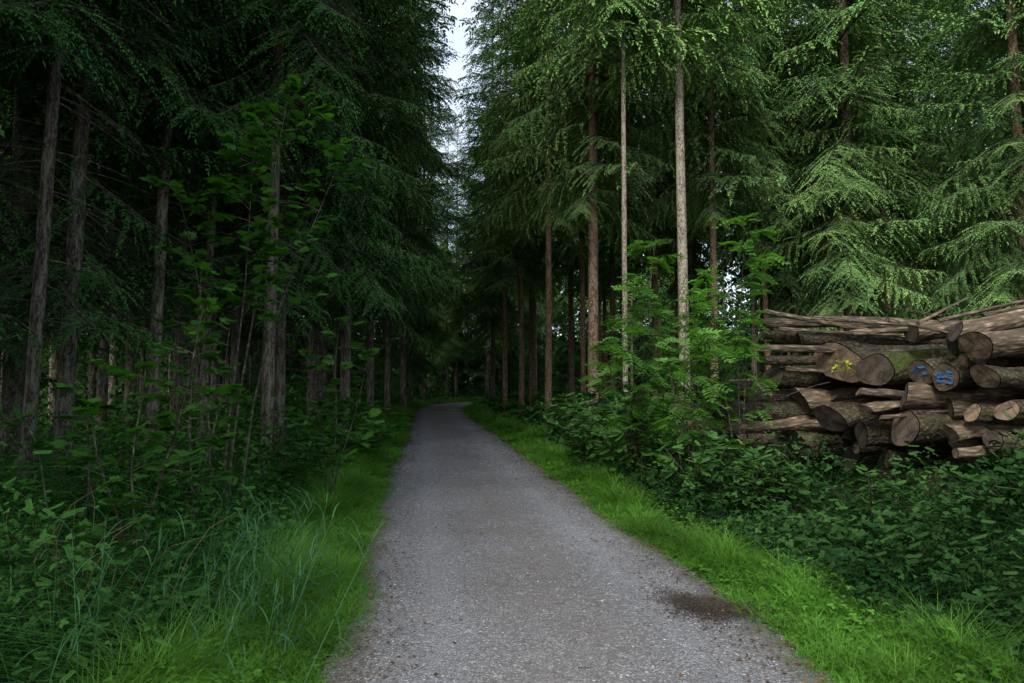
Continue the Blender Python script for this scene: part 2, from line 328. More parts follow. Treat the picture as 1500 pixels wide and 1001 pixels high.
# ------------------------------------------------------------------ verge grass
B1=blade(4,1.1); B2=blade(5,1.7)
for side,nm,lab,wd,tall in ((-1,'verge_grass','lush bright green grass on the left verge of the path',1.0,.29),(1,'verge_grass','short bright green grass on the right verge of the path',.95,.21)):
    g=G(); n=170000; Y,c,nn_=along(n,2.3,66)
    wv=n2(c[:,0],c[:,1],2.2,3+side)*.04+n2(c[:,0],c[:,1]*1.,7,9+side)*.04
    u=rng.random(n)**.9; e=HW-.14+wv+u*(wd+.3*n2(c[:,0],c[:,1],.8,22+side))+rng.normal(0,.045,n); p=c+nn_*(side*e)[:,None]
    z=gz(p[:,0],p[:,1]); h=(.035+tall*u**1.2)*rng.uniform(.4,1.5,n)*np.clip(Y/14,1,1.5)*(1+.35*n2(p[:,0],p[:,1],3,31)+.35*n2(p[:,0],p[:,1],9,32))
    h=np.clip(h,.025,.6); w=.0034*np.clip(Y/5,1,6)*rng.uniform(.6,1.5,n)
    X=randdir(n,1.0,1.); X[:,2]=rng.uniform(.8,3.2,n)
    m1=rng.random(n)<.75
    av=np.clip(rng.random(n)*.9+.25*n2(p[:,0],p[:,1],4,61)+.15*(1-u),0,1)
    for mk,T in ((m1,B1),(~m1,B2)):
        g.inst(T,np.column_stack([p,z-.01])[mk],X[mk],np.array([0,0,1.]),np.stack([h*1.3,w,h*1.3],1)[mk],a=av[mk])
    n=9000; Y,c,nn_=along(n,2.3,30); e=HW-.05+rng.random(n)*wd; p=c+nn_*(side*e)[:,None]
    g.inst(TRI,np.column_stack([p,gz(p[:,0],p[:,1])+.02+.2*rng.random(n)*(e-HW)]),randdir(n,.2),randdir(n,1.3,.6),rng.uniform(.015,.045,n)*np.clip(Y/8,1,2),a=rng.random(n)*.6)
    tag(g.build(nm,M['grass']),lab,'grass',kind='stuff')
# ------------------------------------------------------------------ undergrowth
def thicket(side,n,e0,e1,hmin,hmax,mat,name,label,T=TRI,size=(.05,.11),y1=55,seed=1,grassfrac=.25,cond=None):
    g=G(); Y,c,nn_=along(n,2.0,y1); u=rng.random(n); e=HW+e0+u*(e1-e0)*np.clip(Y/6,.8,2.2)
    p=c+nn_*(side*e)[:,None]
    cs=.28; kx=np.round(p[:,0]/cs)*cs; ky=np.round(p[:,1]/cs)*cs
    q=n2(kx*3.1,ky*2.7,1.,seed+40); 
    Hh=(hmin+(hmax-hmin)*np.clip((e-HW-e0)/1.3,0,1))*(.75+.7*n2(p[:,0],p[:,1],1.6,seed)+.4*q)
    Hh=np.clip(Hh,.08,2.); zf=1-rng.random(n)**1.8*.9
    d2=((p[:,0]-kx)**2+(p[:,1]-ky)**2)/(cs*cs)
    z=gz(p[:,0],p[:,1])+Hh*zf*(1-.5*d2)+np.where(rng.random(n)<.1,rng.random(n)*.35,0)
    ok=np.ones(n,bool)
    if cond is not None: ok=cond(p[:,0],p[:,1])
    s=rng.uniform(size[0],size[1],n)*np.clip(Y/9,1,3)
    X=randdir(n); X[:,2]=rng.uniform(-.6,.3,n)
    Nn=randdir(n,1.,.9)
    gr=rng.random(n)<grassfrac
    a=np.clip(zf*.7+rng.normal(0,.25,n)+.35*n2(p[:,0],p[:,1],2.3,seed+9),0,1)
    half=rng.random(n)<.45
    k=ok&~gr&half; g.inst(T,np.column_stack([p,z])[k],X[k],Nn[k],s[k],a=a[k])
    k=ok&~gr&~half; g.inst(SPRAY,np.column_stack([p,z])[k],X[k],Nn[k],s[k]*1.9,a=a[k])
    k=ok&gr; nk=k.sum(); X=randdir(nk); X[:,2]=rng.uniform(1.,3.5,nk); h=Hh[k]*rng.uniform(.6,1.4,nk)+.1
    g.inst(B2,np.column_stack([p,gz(p[:,0],p[:,1])])[k],X,np.array([0,0,1.]),np.stack([h*1.3,.0045*np.clip(Y[k]/5,1,6),h*1.3],1),a=rng.random(nk))
    return tag(g.build(name,mat),label,'undergrowth',kind='stuff')
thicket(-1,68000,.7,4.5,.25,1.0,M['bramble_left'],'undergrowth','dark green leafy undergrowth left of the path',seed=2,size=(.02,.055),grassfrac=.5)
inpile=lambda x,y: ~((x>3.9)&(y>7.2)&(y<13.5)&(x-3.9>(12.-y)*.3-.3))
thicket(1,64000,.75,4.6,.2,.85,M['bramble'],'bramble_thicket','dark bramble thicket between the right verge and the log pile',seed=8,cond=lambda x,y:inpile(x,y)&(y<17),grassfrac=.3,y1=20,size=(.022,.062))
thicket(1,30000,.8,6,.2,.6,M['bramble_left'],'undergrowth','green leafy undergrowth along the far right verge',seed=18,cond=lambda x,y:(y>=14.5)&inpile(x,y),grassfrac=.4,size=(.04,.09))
g=G(); n=26000; Y=rng.uniform(6,75,n)**1.; x=rng.uniform(-1,1,n)*(Y*.85+5); d,_=rd(x,Y); ok=(d>4.5)&inpile(x,Y); x=x[ok];Y=Y[ok]; n=len(x)
z=gz(x,Y)+np.clip(.15+.25*n2(x,Y,.6,77),.02,.6)*rng.random(n)
g.inst(TRI,np.column_stack([x,Y,z]),randdir(n),randdir(n,1.4,.7),rng.uniform(.08,.22,n)*np.clip(Y/25,.6,2))
tag(g.build('forest_floor_plants',M['bramble_left']),'low green plants covering the forest floor between the trunks','ground cover',kind='stuff')
# ------------------------------------------------------------------ spruce
def make_bough(seed,nt=20,step=.030,kl=.055,kw=.016):
    r=np.random.default_rng(seed); O=[];X=[];Nn=[];S=[];WO=[];WX=[];WS=[]
    ax=lambda t:np.array([t,.03*math.sin(4*t+seed),-.24*t**1.5+.13*t**3])
    for t in np.linspace(.10,.985,nt):
        for sg in (1,-1):
            tt=min(.99,max(.05,t+r.uniform(-.02,.02))); L=(.40*(1-tt)**.6+.07)*min(1,.4+tt*2.2)*r.uniform(.55,1.3)
            if r.random()<.08: continue
            an=R(r.uniform(45,75))*sg*(1-.35*tt); d=np.array([math.cos(an),math.sin(an),r.uniform(-.3,.1)])
            o=ax(tt); drop=r.uniform(.15,.9); WO.append(o);WX.append(d);WS.append(L)
            m=max(3,int(L/step))
            for k in range(m):
                q=(k+.6)/m; pt=o+d*L*q+np.array([0,0,-drop*L*q*q])
                tang=nrm(d+np.array([0,0,-2*drop*q]))
                sd=nrm(np.cross(tang,[0,0,1.]))
                for s2 in (1,-1):
                    dv=tang*.75+sd*s2*r.uniform(.6,1.0)+np.array([0,0,-r.uniform(-.15,.45)])
                    O.append(pt);X.append(dv);S.append(kl*r.uniform(.6,1.25)*(1-.35*q)); Nn.append([r.normal(0,.5),r.normal(0,.5),1])
            O.append(o+d*L+[0,0,-drop*L]);X.append(tang);S.append(kl*1.1);Nn.append([0,0,1])
    O=np.array(O);X=np.array(X);S=np.array(S);Nn=np.array(Nn)
    g=G(); g.inst(KITE,O,X,Nn,np.stack([S,np.full(len(S),kw),S],1),a=r.random(len(S)))
    w=G(); pts=np.array([ax(t) for t in np.linspace(0,1,5)]); w.tube(pts,np.linspace(.012,.002,5),3,cap=False)
    w.inst(stick(2,.006,.002,-.2),np.array(WO),np.array(WX),np.array([0,0,1.]),np.array(WS)[:,None]*np.array([[1,1.,1.]]))
    def T(q):
        d={}
        for f,_ in q.F: d.setdefault(f.shape[1],[]).append(f)
        return np.concatenate(q.V),[np.concatenate(v) for v in d.values()]
    return T(g),T(w),np.concatenate(g.A)
HB=[make_bough(s,20,.0155,.036,.0115) for s in (1,2,3)]
MB_=[make_bough(s,16,.025,.050,.019) for s in (4,5)]
LB=[make_bough(s,9,.055,.10,.046) for s in (6,7)]
def crown(name,hb,H,Rm,boughs,mat,per=5.5,gap=.42,seed=0):
    r=np.random.default_rng(seed); O=[];X=[];S=[]
    h=hb
    while h<H-.3:
        f=(h-hb)/(H-hb); Rr=Rm*(1-f)**.65*(.75+.25*min(1,f*6))
        for k in range(int(per+r.random()-.5*(h>14))):
            a=r.uniform(0,6.28); p=R(-24+55*f+r.uniform(-18,18))
            O.append([0,0,h+r.uniform(-.3,.3)]);X.append([math.cos(a)*math.cos(p),math.sin(a)*math.cos(p),math.sin(p)]);S.append(max(.35,Rr*r.uniform(.45,1.25)))
        h+=gap*r.uniform(.7,1.3)*(1.+.5*(h>14))
    O=np.array(O);X=np.array(X);S=np.array(S); g=G()
    def put(sel,bs):
        pick=r.integers(0,len(bs),len(S))
        for b,(T,W,A) in enumerate(bs):
            k=(pick==b)&sel; n=k.sum()
            if not n: continue
            av=(A[None]*.5+.5*r.random((n,1))).ravel()
            g.inst(T,O[k],X[k],np.array([0,0,1.]),S[k],a=np.zeros(n)); g.A[-1]=av
            g.inst(W,O[k],X[k],np.array([0,0,1.]),S[k],mat=1)
    mid=MB_ if boughs is HB else boughs
    put(O[:,2]<=11,boughs); put((O[:,2]>11)&(O[:,2]<=17),mid); put(O[:,2]>17,LB)
    return g.mesh(name,[mat,M['twig']])
def trunkmesh(name,mat,H=26,seed=0):
    r=np.random.default_rng(seed); n=26; t=np.linspace(0,1,n)**1.3; z=t*H
    pts=np.stack([.10*np.sin(z*.21+seed)-.10*math.sin(seed),.08*np.sin(z*.27+2*seed)-.08*math.sin(2*seed),z-.15],1)
    rad=.5*((1-t)**.85*.97+.03)*(1+.45*np.exp(-z/.25)); g=G(); g.tube(pts*np.array([1,1,1]),rad,14,cap=False,rough=.07)
    return g.mesh(name,mat,True)
def deadmesh(name,h0,h1,n,seed,L=(.4,1.6)):
    r=np.random.default_rng(seed); g=G()
    parts=[stick(4,.008,.002,-.18,3)]
    for k in range(9):
        t=r.uniform(.2,.95); parts.append(xf(stick(2,.004,.001,-.1,3),r.choice([-1,1])*r.uniform(.5,1.1),r.uniform(.15,.45),(t,0,-.18*t*t),r.uniform(-.2,.5)))
    T=merge(parts)
    h=r.uniform(h0,h1,n); a=r.uniform(0,6.28,n); p=r.uniform(-.45,.15,n)
    X=np.stack([np.cos(a)*np.cos(p),np.sin(a)*np.cos(p),np.sin(p)],1); Ln=r.uniform(*L,n)*(.5+.5*(h-h0)/(h1-h0))
    g.inst(T,np.stack([0*h,0*h,h],1),X,np.array([0,0,1.]),np.stack([Ln,Ln*1.,Ln],1)); return g.mesh(name,M['twig'])
KIND={}
def defkind(k,hb,H,Rm,boughs,mat,bark,seed,per=5.,gap=.46,dead=(1.6,None,70),L=(.4,1.6)):
    KIND[k]=dict(c=crown('crown',hb,H,Rm,boughs,mat,per,gap,seed),t=trunkmesh('trunk',bark,H,seed),d=deadmesh('dead_branches',dead[0],dead[1] or hb+2.5,dead[2],seed,L),H=H)
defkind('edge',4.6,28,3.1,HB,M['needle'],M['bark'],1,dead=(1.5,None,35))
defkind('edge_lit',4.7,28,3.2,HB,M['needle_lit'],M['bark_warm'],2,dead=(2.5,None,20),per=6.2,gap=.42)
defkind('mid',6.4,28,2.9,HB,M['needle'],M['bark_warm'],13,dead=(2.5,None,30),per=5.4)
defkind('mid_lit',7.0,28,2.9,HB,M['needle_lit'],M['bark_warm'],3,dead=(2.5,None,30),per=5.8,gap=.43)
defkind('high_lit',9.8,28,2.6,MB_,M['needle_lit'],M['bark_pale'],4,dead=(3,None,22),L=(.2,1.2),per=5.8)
defkind('low_dark',2.2,27,3.2,HB,M['needle_shaded'],M['bark'],5,dead=(1.2,None,40))
defkind('mid_dark',4.4,28,2.9,HB,M['needle_shaded'],M['bark'],6,dead=(1.2,None,80))
defkind('high_dark',6.6,28,2.6,HB,M['needle_shaded'],M['bark'],7,dead=(1.2,None,120),L=(.6,2.0))
defkind('bg_dark',6.5,27,2.7,LB,M['needle_shaded'],M['bark'],8,5,.6,dead=(2,None,40))
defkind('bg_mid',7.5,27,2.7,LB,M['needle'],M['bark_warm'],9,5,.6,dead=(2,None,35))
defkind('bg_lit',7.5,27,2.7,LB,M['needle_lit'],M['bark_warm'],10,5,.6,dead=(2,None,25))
defkind('young',.3,9,2.1,LB,M['needle_shaded'],M['bark'],12,6,.4,dead=(.3,2,6))
TREES=[]
def spruce(kind,x,y,diam,label,group=None,sc=1.,rz=None,lean=(0,0)):
    K=KIND[kind]; rz=rng.uniform(0,6.28) if rz is None else rz
    e=empty('spruce_tree',(x,y,gzs(x,y)),0,label,'spruce tree',group); e.rotation_euler=(lean[1],lean[0],0)
    t=link('trunk',K['t'],e); t.scale=(diam,diam,sc); t.rotation_euler=(0,0,rz)
    c=link('crown',K['c'],e); c.scale=(sc,sc,sc); c.rotation_euler=(0,0,rz)
    if y<38: d=link('dead_branches',K['d'],e); d.scale=(sc,sc,sc); d.rotation_euler=(0,0,rz+1)
    TREES.append((x,y)); return e
def sp(kind,px,Y,diam,label,**k): p=P(px,558,Y); return spruce(kind,p[0],Y,diam,label,**k)
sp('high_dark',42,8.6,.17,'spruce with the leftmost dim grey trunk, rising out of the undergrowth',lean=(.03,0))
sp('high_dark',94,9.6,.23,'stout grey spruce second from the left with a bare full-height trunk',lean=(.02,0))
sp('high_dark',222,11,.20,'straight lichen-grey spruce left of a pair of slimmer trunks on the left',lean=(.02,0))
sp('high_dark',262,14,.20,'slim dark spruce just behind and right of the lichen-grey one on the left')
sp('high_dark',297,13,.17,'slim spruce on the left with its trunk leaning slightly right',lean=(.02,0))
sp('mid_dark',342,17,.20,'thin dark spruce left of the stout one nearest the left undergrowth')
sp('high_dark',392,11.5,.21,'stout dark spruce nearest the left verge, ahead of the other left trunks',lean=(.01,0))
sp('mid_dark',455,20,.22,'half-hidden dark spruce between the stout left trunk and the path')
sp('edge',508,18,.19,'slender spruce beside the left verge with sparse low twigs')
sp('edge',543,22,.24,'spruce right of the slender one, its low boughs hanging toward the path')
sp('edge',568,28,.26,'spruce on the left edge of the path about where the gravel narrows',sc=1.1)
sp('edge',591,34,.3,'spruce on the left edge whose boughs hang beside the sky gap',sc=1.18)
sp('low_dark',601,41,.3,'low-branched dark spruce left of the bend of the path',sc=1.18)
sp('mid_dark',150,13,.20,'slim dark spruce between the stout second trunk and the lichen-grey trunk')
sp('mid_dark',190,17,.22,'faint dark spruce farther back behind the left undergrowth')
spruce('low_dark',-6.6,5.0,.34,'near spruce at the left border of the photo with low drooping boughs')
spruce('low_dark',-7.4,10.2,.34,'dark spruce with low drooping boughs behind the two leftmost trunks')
spruce('low_dark',-7.,1.0,.34,'unseen dark spruce beside the viewer, added to shade the left side')  # out of view, placed to throw shade on the left foreground
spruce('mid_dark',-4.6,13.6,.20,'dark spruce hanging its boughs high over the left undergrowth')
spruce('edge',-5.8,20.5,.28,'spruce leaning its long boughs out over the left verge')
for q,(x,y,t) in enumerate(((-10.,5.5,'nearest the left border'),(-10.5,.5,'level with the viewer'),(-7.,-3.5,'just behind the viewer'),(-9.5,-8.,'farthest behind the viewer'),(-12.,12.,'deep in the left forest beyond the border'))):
    spruce('mid_dark',x,y,.28,'unseen spruce added to shade the left side, '+t)  # out-of-view trees added to keep sun off the left forest
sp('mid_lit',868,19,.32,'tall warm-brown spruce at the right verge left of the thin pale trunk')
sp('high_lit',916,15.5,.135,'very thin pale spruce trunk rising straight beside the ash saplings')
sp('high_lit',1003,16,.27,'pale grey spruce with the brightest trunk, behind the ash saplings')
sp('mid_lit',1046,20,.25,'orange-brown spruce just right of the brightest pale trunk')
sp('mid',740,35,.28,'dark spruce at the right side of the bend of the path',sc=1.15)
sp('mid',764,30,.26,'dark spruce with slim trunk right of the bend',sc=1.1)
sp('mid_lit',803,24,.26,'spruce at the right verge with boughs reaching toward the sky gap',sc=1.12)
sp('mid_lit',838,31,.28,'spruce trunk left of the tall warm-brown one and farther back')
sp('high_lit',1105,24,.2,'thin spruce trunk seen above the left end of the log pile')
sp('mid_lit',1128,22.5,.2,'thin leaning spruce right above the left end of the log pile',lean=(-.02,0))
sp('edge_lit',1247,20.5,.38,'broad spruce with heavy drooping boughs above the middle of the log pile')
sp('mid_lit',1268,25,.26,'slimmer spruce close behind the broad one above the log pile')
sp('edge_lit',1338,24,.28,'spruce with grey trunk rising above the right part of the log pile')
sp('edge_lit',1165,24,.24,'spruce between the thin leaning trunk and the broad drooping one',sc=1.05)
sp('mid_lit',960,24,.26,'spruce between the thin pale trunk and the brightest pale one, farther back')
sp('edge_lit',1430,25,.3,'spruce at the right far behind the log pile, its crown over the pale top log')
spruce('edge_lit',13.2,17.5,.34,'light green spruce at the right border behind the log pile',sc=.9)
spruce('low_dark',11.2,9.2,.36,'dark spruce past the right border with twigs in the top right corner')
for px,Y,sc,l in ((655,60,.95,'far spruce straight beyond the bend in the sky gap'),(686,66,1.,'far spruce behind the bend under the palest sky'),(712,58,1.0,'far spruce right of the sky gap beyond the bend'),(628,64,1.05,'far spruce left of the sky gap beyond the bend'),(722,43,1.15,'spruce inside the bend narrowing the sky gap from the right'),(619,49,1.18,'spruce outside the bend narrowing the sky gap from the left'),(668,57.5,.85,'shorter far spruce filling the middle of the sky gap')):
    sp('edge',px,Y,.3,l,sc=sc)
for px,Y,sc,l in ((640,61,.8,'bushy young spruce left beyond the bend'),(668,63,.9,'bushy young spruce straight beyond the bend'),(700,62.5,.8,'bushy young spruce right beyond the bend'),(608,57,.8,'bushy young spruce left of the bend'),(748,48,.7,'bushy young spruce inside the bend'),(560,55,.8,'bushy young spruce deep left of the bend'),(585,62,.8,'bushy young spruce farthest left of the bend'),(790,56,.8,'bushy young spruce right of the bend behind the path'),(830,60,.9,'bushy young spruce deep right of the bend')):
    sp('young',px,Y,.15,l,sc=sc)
n_bg=0; cand=0
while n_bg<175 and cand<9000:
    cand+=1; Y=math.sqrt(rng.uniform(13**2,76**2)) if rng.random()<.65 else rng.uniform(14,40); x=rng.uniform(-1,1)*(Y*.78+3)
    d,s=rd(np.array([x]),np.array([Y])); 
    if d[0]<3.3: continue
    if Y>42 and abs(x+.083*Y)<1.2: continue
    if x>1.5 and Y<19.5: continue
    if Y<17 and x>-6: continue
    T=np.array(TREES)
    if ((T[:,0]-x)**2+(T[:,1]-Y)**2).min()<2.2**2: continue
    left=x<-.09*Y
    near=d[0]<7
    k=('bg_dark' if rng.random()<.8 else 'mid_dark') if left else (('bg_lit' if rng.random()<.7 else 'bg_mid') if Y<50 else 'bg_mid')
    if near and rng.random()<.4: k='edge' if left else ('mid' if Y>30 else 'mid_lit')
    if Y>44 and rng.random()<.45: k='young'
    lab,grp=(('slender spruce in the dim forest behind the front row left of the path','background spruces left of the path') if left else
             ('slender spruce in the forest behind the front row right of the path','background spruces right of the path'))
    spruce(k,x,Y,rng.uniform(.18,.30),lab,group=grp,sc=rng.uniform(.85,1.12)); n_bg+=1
print('bg trees',n_bg,cand)
g=G(); r=rng; n=330; Y=r.uniform(76,112,n); x=r.uniform(-1,1,n)*(Y*.9+8); ok=~((np.abs(x+.083*Y)<2.2)&(Y<86)); x=x[ok];Y=Y[ok];n=len(x); Hh=r.uniform(21,27,n)*np.where(np.abs(x+.083*Y)<8,.92,1)
m=250
for i in range(n):
    f=r.random(m)**1.5; a=r.uniform(0,6.28,m); rad=3.2*(1-f)**.8*np.sqrt(r.random(m)); z=.2+f*Hh[i]
    O=np.stack([x[i]+rad*np.cos(a),Y[i]+rad*np.sin(a),z],1); X=np.stack([np.cos(a),np.sin(a),-.5+0*a],1)
    g.inst(KITE,O,X,randdir(m,1,.8),np.stack([r.uniform(.8,1.6,m),r.uniform(.3,.7,m),np.ones(m)],1))
    q=90; a=r.uniform(0,6.28,q); O=np.stack([x[i]+3*np.cos(a)*r.random(q),Y[i]+3*np.sin(a)*r.random(q),r.uniform(0,7,q)],1)
    g.inst(KITE,O,randdir(q,-.3),randdir(q,.3,1),np.stack([r.uniform(1.,2.4,q),r.uniform(.7,1.7,q),np.ones(q)],1),a=r.random(q)*.3)
    g.tube([[x[i],Y[i],0],[x[i],Y[i],Hh[i]*.9]],[.16,.03],5,mat=1,cap=False)
tag(g.build('distant_forest',[M['needle_far'],M['bark']]),'far-off mass of conifers closing the view beyond the bend','forest',kind='stuff')
# ------------------------------------------------------------------ broadleaf
def beech(x,y,H,hb,Rm,label,n=2600,seed=1,size=.55,mat='beech',diam=.3):
    r=np.random.default_rng(seed); e=empty('beech_tree',(x,y,gzs(x,y)),0,label,'beech tree')
    w=G(); z=np.linspace(-.1,H*.95,14); c=np.stack([.15*np.sin(z*.3),.15*np.cos(z*.25)-.15,z],1); w.tube(c,np.linspace(diam/2,.02,14),10)
    g=G(); ends=[]
    for k in range(46):
        f=r.random()**.9; h=hb+(H-hb)*f*.95; a=r.uniform(0,6.28); L=Rm*(1-.75*f**1.5)*r.uniform(.6,1.1)
        b=np.array([.15*math.sin(h*.3),.15*math.cos(h*.25)-.15,h]); t=np.linspace(0,1,6)[:,None]
        d=np.array([math.cos(a),math.sin(a),.35+.5*f]); pts=b+d*L*t+np.array([0,0,-.35*L])*t*t+.06*L*np.sin(t*5+k)*np.array([math.sin(a),-math.cos(a),.4])
        w.tube(pts,np.linspace(.035,.006,6),4,cap=False); ends.append(pts)
    ends=np.array(ends); i=r.integers(0,len(ends),n); j=r.random(n)**.6*4.99; j0=j.astype(int); fr=(j-j0)[:,None]
    p=ends[i,j0]*(1-fr)+ends[i,j0+1]*fr+r.normal(0,.28,(n,3))*np.array([1,1,.6])
    X=r.normal(0,1,(n,3))*np.array([1,1,.35]); X[:,2]-=.25
    g.inst(SPRAY,p,X,np.column_stack([r.normal(0,.4,(n,2)),np.ones(n)]),r.uniform(.6,1.2,n)*size)
    w.build('trunk',M['bark'],e,True); g.build('crown',M[mat],e)
beech(-2.0,53.8,23,4,3.3,'pale green beech closing the sky gap beyond the bend',n=2400,seed=5,size=.6)
def sapling(name,cat,label,base,stems,T,mat,size,nl,group=None,seed=0,upl=.2,stemr=.012,f0=.22):
    r=np.random.default_rng(seed); x,y=base; z0=gzs(x,y); e=empty(name,(x,y,z0),0,label,cat,group); g=G()
    for (dx,dy,h) in stems:
        w=G(); t=np.linspace(0,1,8)[:,None]; wob=r.uniform(0,6)
        pts=np.array([dx*.15,dy*.15,-.05])+np.array([dx,dy,h])*np.array([1,1,1])*t**np.array([1.5,1.5,.9])+.03*np.sin(t*7+wob)*np.array([1,.5,0])
        w.tube(pts,np.linspace(stemr,.003,8),6,cap=False)
        nb=max(5,int(h*5)); O=[];X=[]
        for k in range(nb):
            f=f0+(1-f0)*(k+.5)/nb; b=np.array([np.interp(f,t[:,0],pts[:,q]) for q in range(3)]); a=r.uniform(0,6.28)
            L=(.55-.35*f)*h*.42*r.uniform(.5,1.2); d=np.array([math.cos(a),math.sin(a),.55]); tt=np.linspace(0,1,4)[:,None]; bp=b+d*L*tt+np.array([0,0,-.3*L])*tt*tt
            w.tube(bp,np.linspace(.005,.002,4),3,cap=False)
            for q in range(nl):
                s_=r.random()**.6; o=bp[0]+(bp[-1]-bp[0])*s_; aa=a+r.choice([-1,1])*r.uniform(.3,1.3); O.append(o);X.append([math.cos(aa),math.sin(aa),upl+r.uniform(-.6,.3)])
            O.append(bp[-1]);X.append(d*np.array([1,1,.2]))
        for q in range(4): a=q*1.6; O.append(pts[-1]);X.append([math.cos(a),math.sin(a),.5])
        O=np.array(O);X=np.array(X); n=len(O)
        g.inst(T,O,X,np.column_stack([r.normal(0,.45,(n,2)),np.ones(n)]),r.uniform(.55,1.2,n)*size)
        w.build('stem',M['twig'],e)
    g.build('foliage',M[mat],e); return e
def sx(px,Y): return (P(px,558,Y)[0],Y)
sapling('ash_sapling','sapling','bright green ash sapling left of the brightest pale trunk',sx(932,10.2),[(0,.1,3.0),(.25,0,3.7),(-.3,.1,2.2)],ASH,'ash',.25,9,seed=1)
sapling('ash_sapling','sapling','tallest ash sapling, reaching the spruce boughs above the pile left end',sx(1080,9.6),[(.1,0,3.9),(-.35,.1,3.2),(.3,.2,2.6)],ASH,'ash',.25,9,seed=2,f0=.34)
sapling('ash_sapling','sapling','ash sapling before the left end of the log pile between two taller ones',sx(1005,9.0),[(0,0,2.7),(.2,.1,2.2),(-.25,-.1,1.9)],ASH,'ash',.24,8,seed=3,f0=.25)
sapling('ash_sapling','sapling','lower ash sapling leaning over the right verge by the leafy shrub',sx(955,11.5),[(-.1,0,2.8),(.2,0,2.0),(.5,0,2.4)],ASH,'ash',.25,9,seed=4)
def bush(label,px,Y,s,mat='shrub',seed=5,T=SPRAY,size=.26,nl=9):
    sapling('leafy_shrub','shrub',label,sx(px,Y),[(a*.5*s,b*.5*s,h*s) for a,b,h in ((0,0,1.25),(1,0,1.),(-1,.2,1.),(.4,1,1.1),(-.5,-1,.8),(.8,-.9,.8),(1.4,.3,.9),(.1,.2,1.1),(-.3,-.5,1.),(.5,-.4,1.05),(1.1,-.4,.7),(-.9,-.6,.7))],T,mat,size,nl,seed=seed,f0=.08)
bush('dense leafy shrub on the right verge where the logs begin',872,12,1.3,seed=5,nl=18,size=.19)
bush('rounded leafy shrub between the dense one and the log pile',935,10.4,1.2,seed=6,nl=18,size=.18)
bush('shrub overlapping the foot of the log pile at its left end',1030,8.6,.85,seed=26,nl=14,size=.16)
bush('dark low shrub at the foot of the pile left of centre',1110,8.2,.62,mat='bramble',seed=22,size=.16)
bush('small far shrub on the right verge before the bend',828,17,1.,seed=7)
bush('low dark shrub under the thickest log of the pile',1270,6.9,.62,mat='bramble',seed=23,size=.13)
bush('low dark shrub at the right border before the log pile',1470,6.0,.7,mat='bramble',seed=24,size=.13)
bush('leafy shrub on the left verge with leaning leaf sprays',520,13,1.1,mat='maple',seed=8,size=.2,nl=12)
bush('leafy shrub on the left between the maple saplings',420,9.5,1.0,mat='maple',seed=25,size=.15,nl=12)
bush('leafy shrub in the left undergrowth before the stout second trunk',130,7.6,1.1,mat='maple',seed=27,size=.14,nl=12)
bush('leafy shrub at the left before the lichen-grey trunk',255,8.6,1.2,mat='maple',seed=28,size=.14,nl=12)
sapling('maple_sapling','sapling','maple sapling with broad leaves nearest the left border',sx(205,4.7),[(0,0,1.75),(.35,.1,2.2),(-.3,0,1.5)],MAPLE,'maple',.10,7,seed=11)
sapling('maple_sapling','sapling','taller maple sapling behind the nearest one at left',sx(285,6.2),[(0,0,2.7),(.3,0,2.2),(-.3,.1,2.)],MAPLE,'maple',.11,7,seed=12)
sapling('maple_sapling','sapling','maple sapling on the left beside the verge with flat pale leaves',sx(485,8.5),[(.1,0,2.4),(.45,0,2.),(-.3,.1,2.)],MAPLE,'maple',.13,6,seed=13)
sapling('maple_sapling','sapling','low maple sapling left of the reeds',sx(120,5.2),[(.1,0,1.8),(-.4,0,1.4)],MAPLE,'maple',.10,7,seed=14)
sapling('maple_sapling','sapling','tall maple reaching its leaves high over the left undergrowth',sx(330,7.6),[(.6,0,5.0),(.2,.2,4.6),(1.1,0,4.3),(-.5,0,3.9)],MAPLE,'maple',.125,7,seed=15,stemr=.016,f0=.5)
def reeds(px,Y,n,h,label,lean=.3,seed=0,spread=.35):
    r=np.random.default_rng(seed); x,y=sx(px,Y); e=empty('reed_clump',(x,y,gzs(x,y)),0,label,'reeds'); g=G(); w=G()
    for k in range(n):
        b=np.array([r.normal(0,spread),r.normal(0,spread),0]); H=h*r.uniform(.6,1.1); d=np.array([lean*r.uniform(.2,1.4)+r.normal(0,.12),r.normal(0,.15),1]); t=np.linspace(0,1,5)[:,None]
        pts=b+d*H*t*np.array([1,1,1])-np.array([0,0,.1*H])*t*t; w.tube(pts,np.linspace(.004,.0015,5),3,cap=False)
        m=8; f=np.linspace(.15,.97,m); O=np.array([[np.interp(q,t[:,0],pts[:,c]) for c in range(3)] for q in f]); a=r.uniform(0,6.28,m)
        X=np.stack([np.cos(a)+lean*1.5,np.sin(a),r.uniform(.9,1.8,m)],1)
        L=r.uniform(.2,.40,m); g.inst(blade(7,1.7),O,X,np.array([0,0,1.]),np.stack([L,r.uniform(.005,.010,m),L],1))
    w.build('stems',M['reed'],e); g.build('leaves',M['reed'],e)
reeds(340,4.0,30,.9,'blue-green reed clump leaning toward the path at lower left',seed=1)
reeds(400,5.0,26,.85,'reed clump just behind the nearest leaning one',seed=2)
reeds(30,3.2,12,.95,'reed clump at the lower left border with wide blades',seed=4,lean=.15)
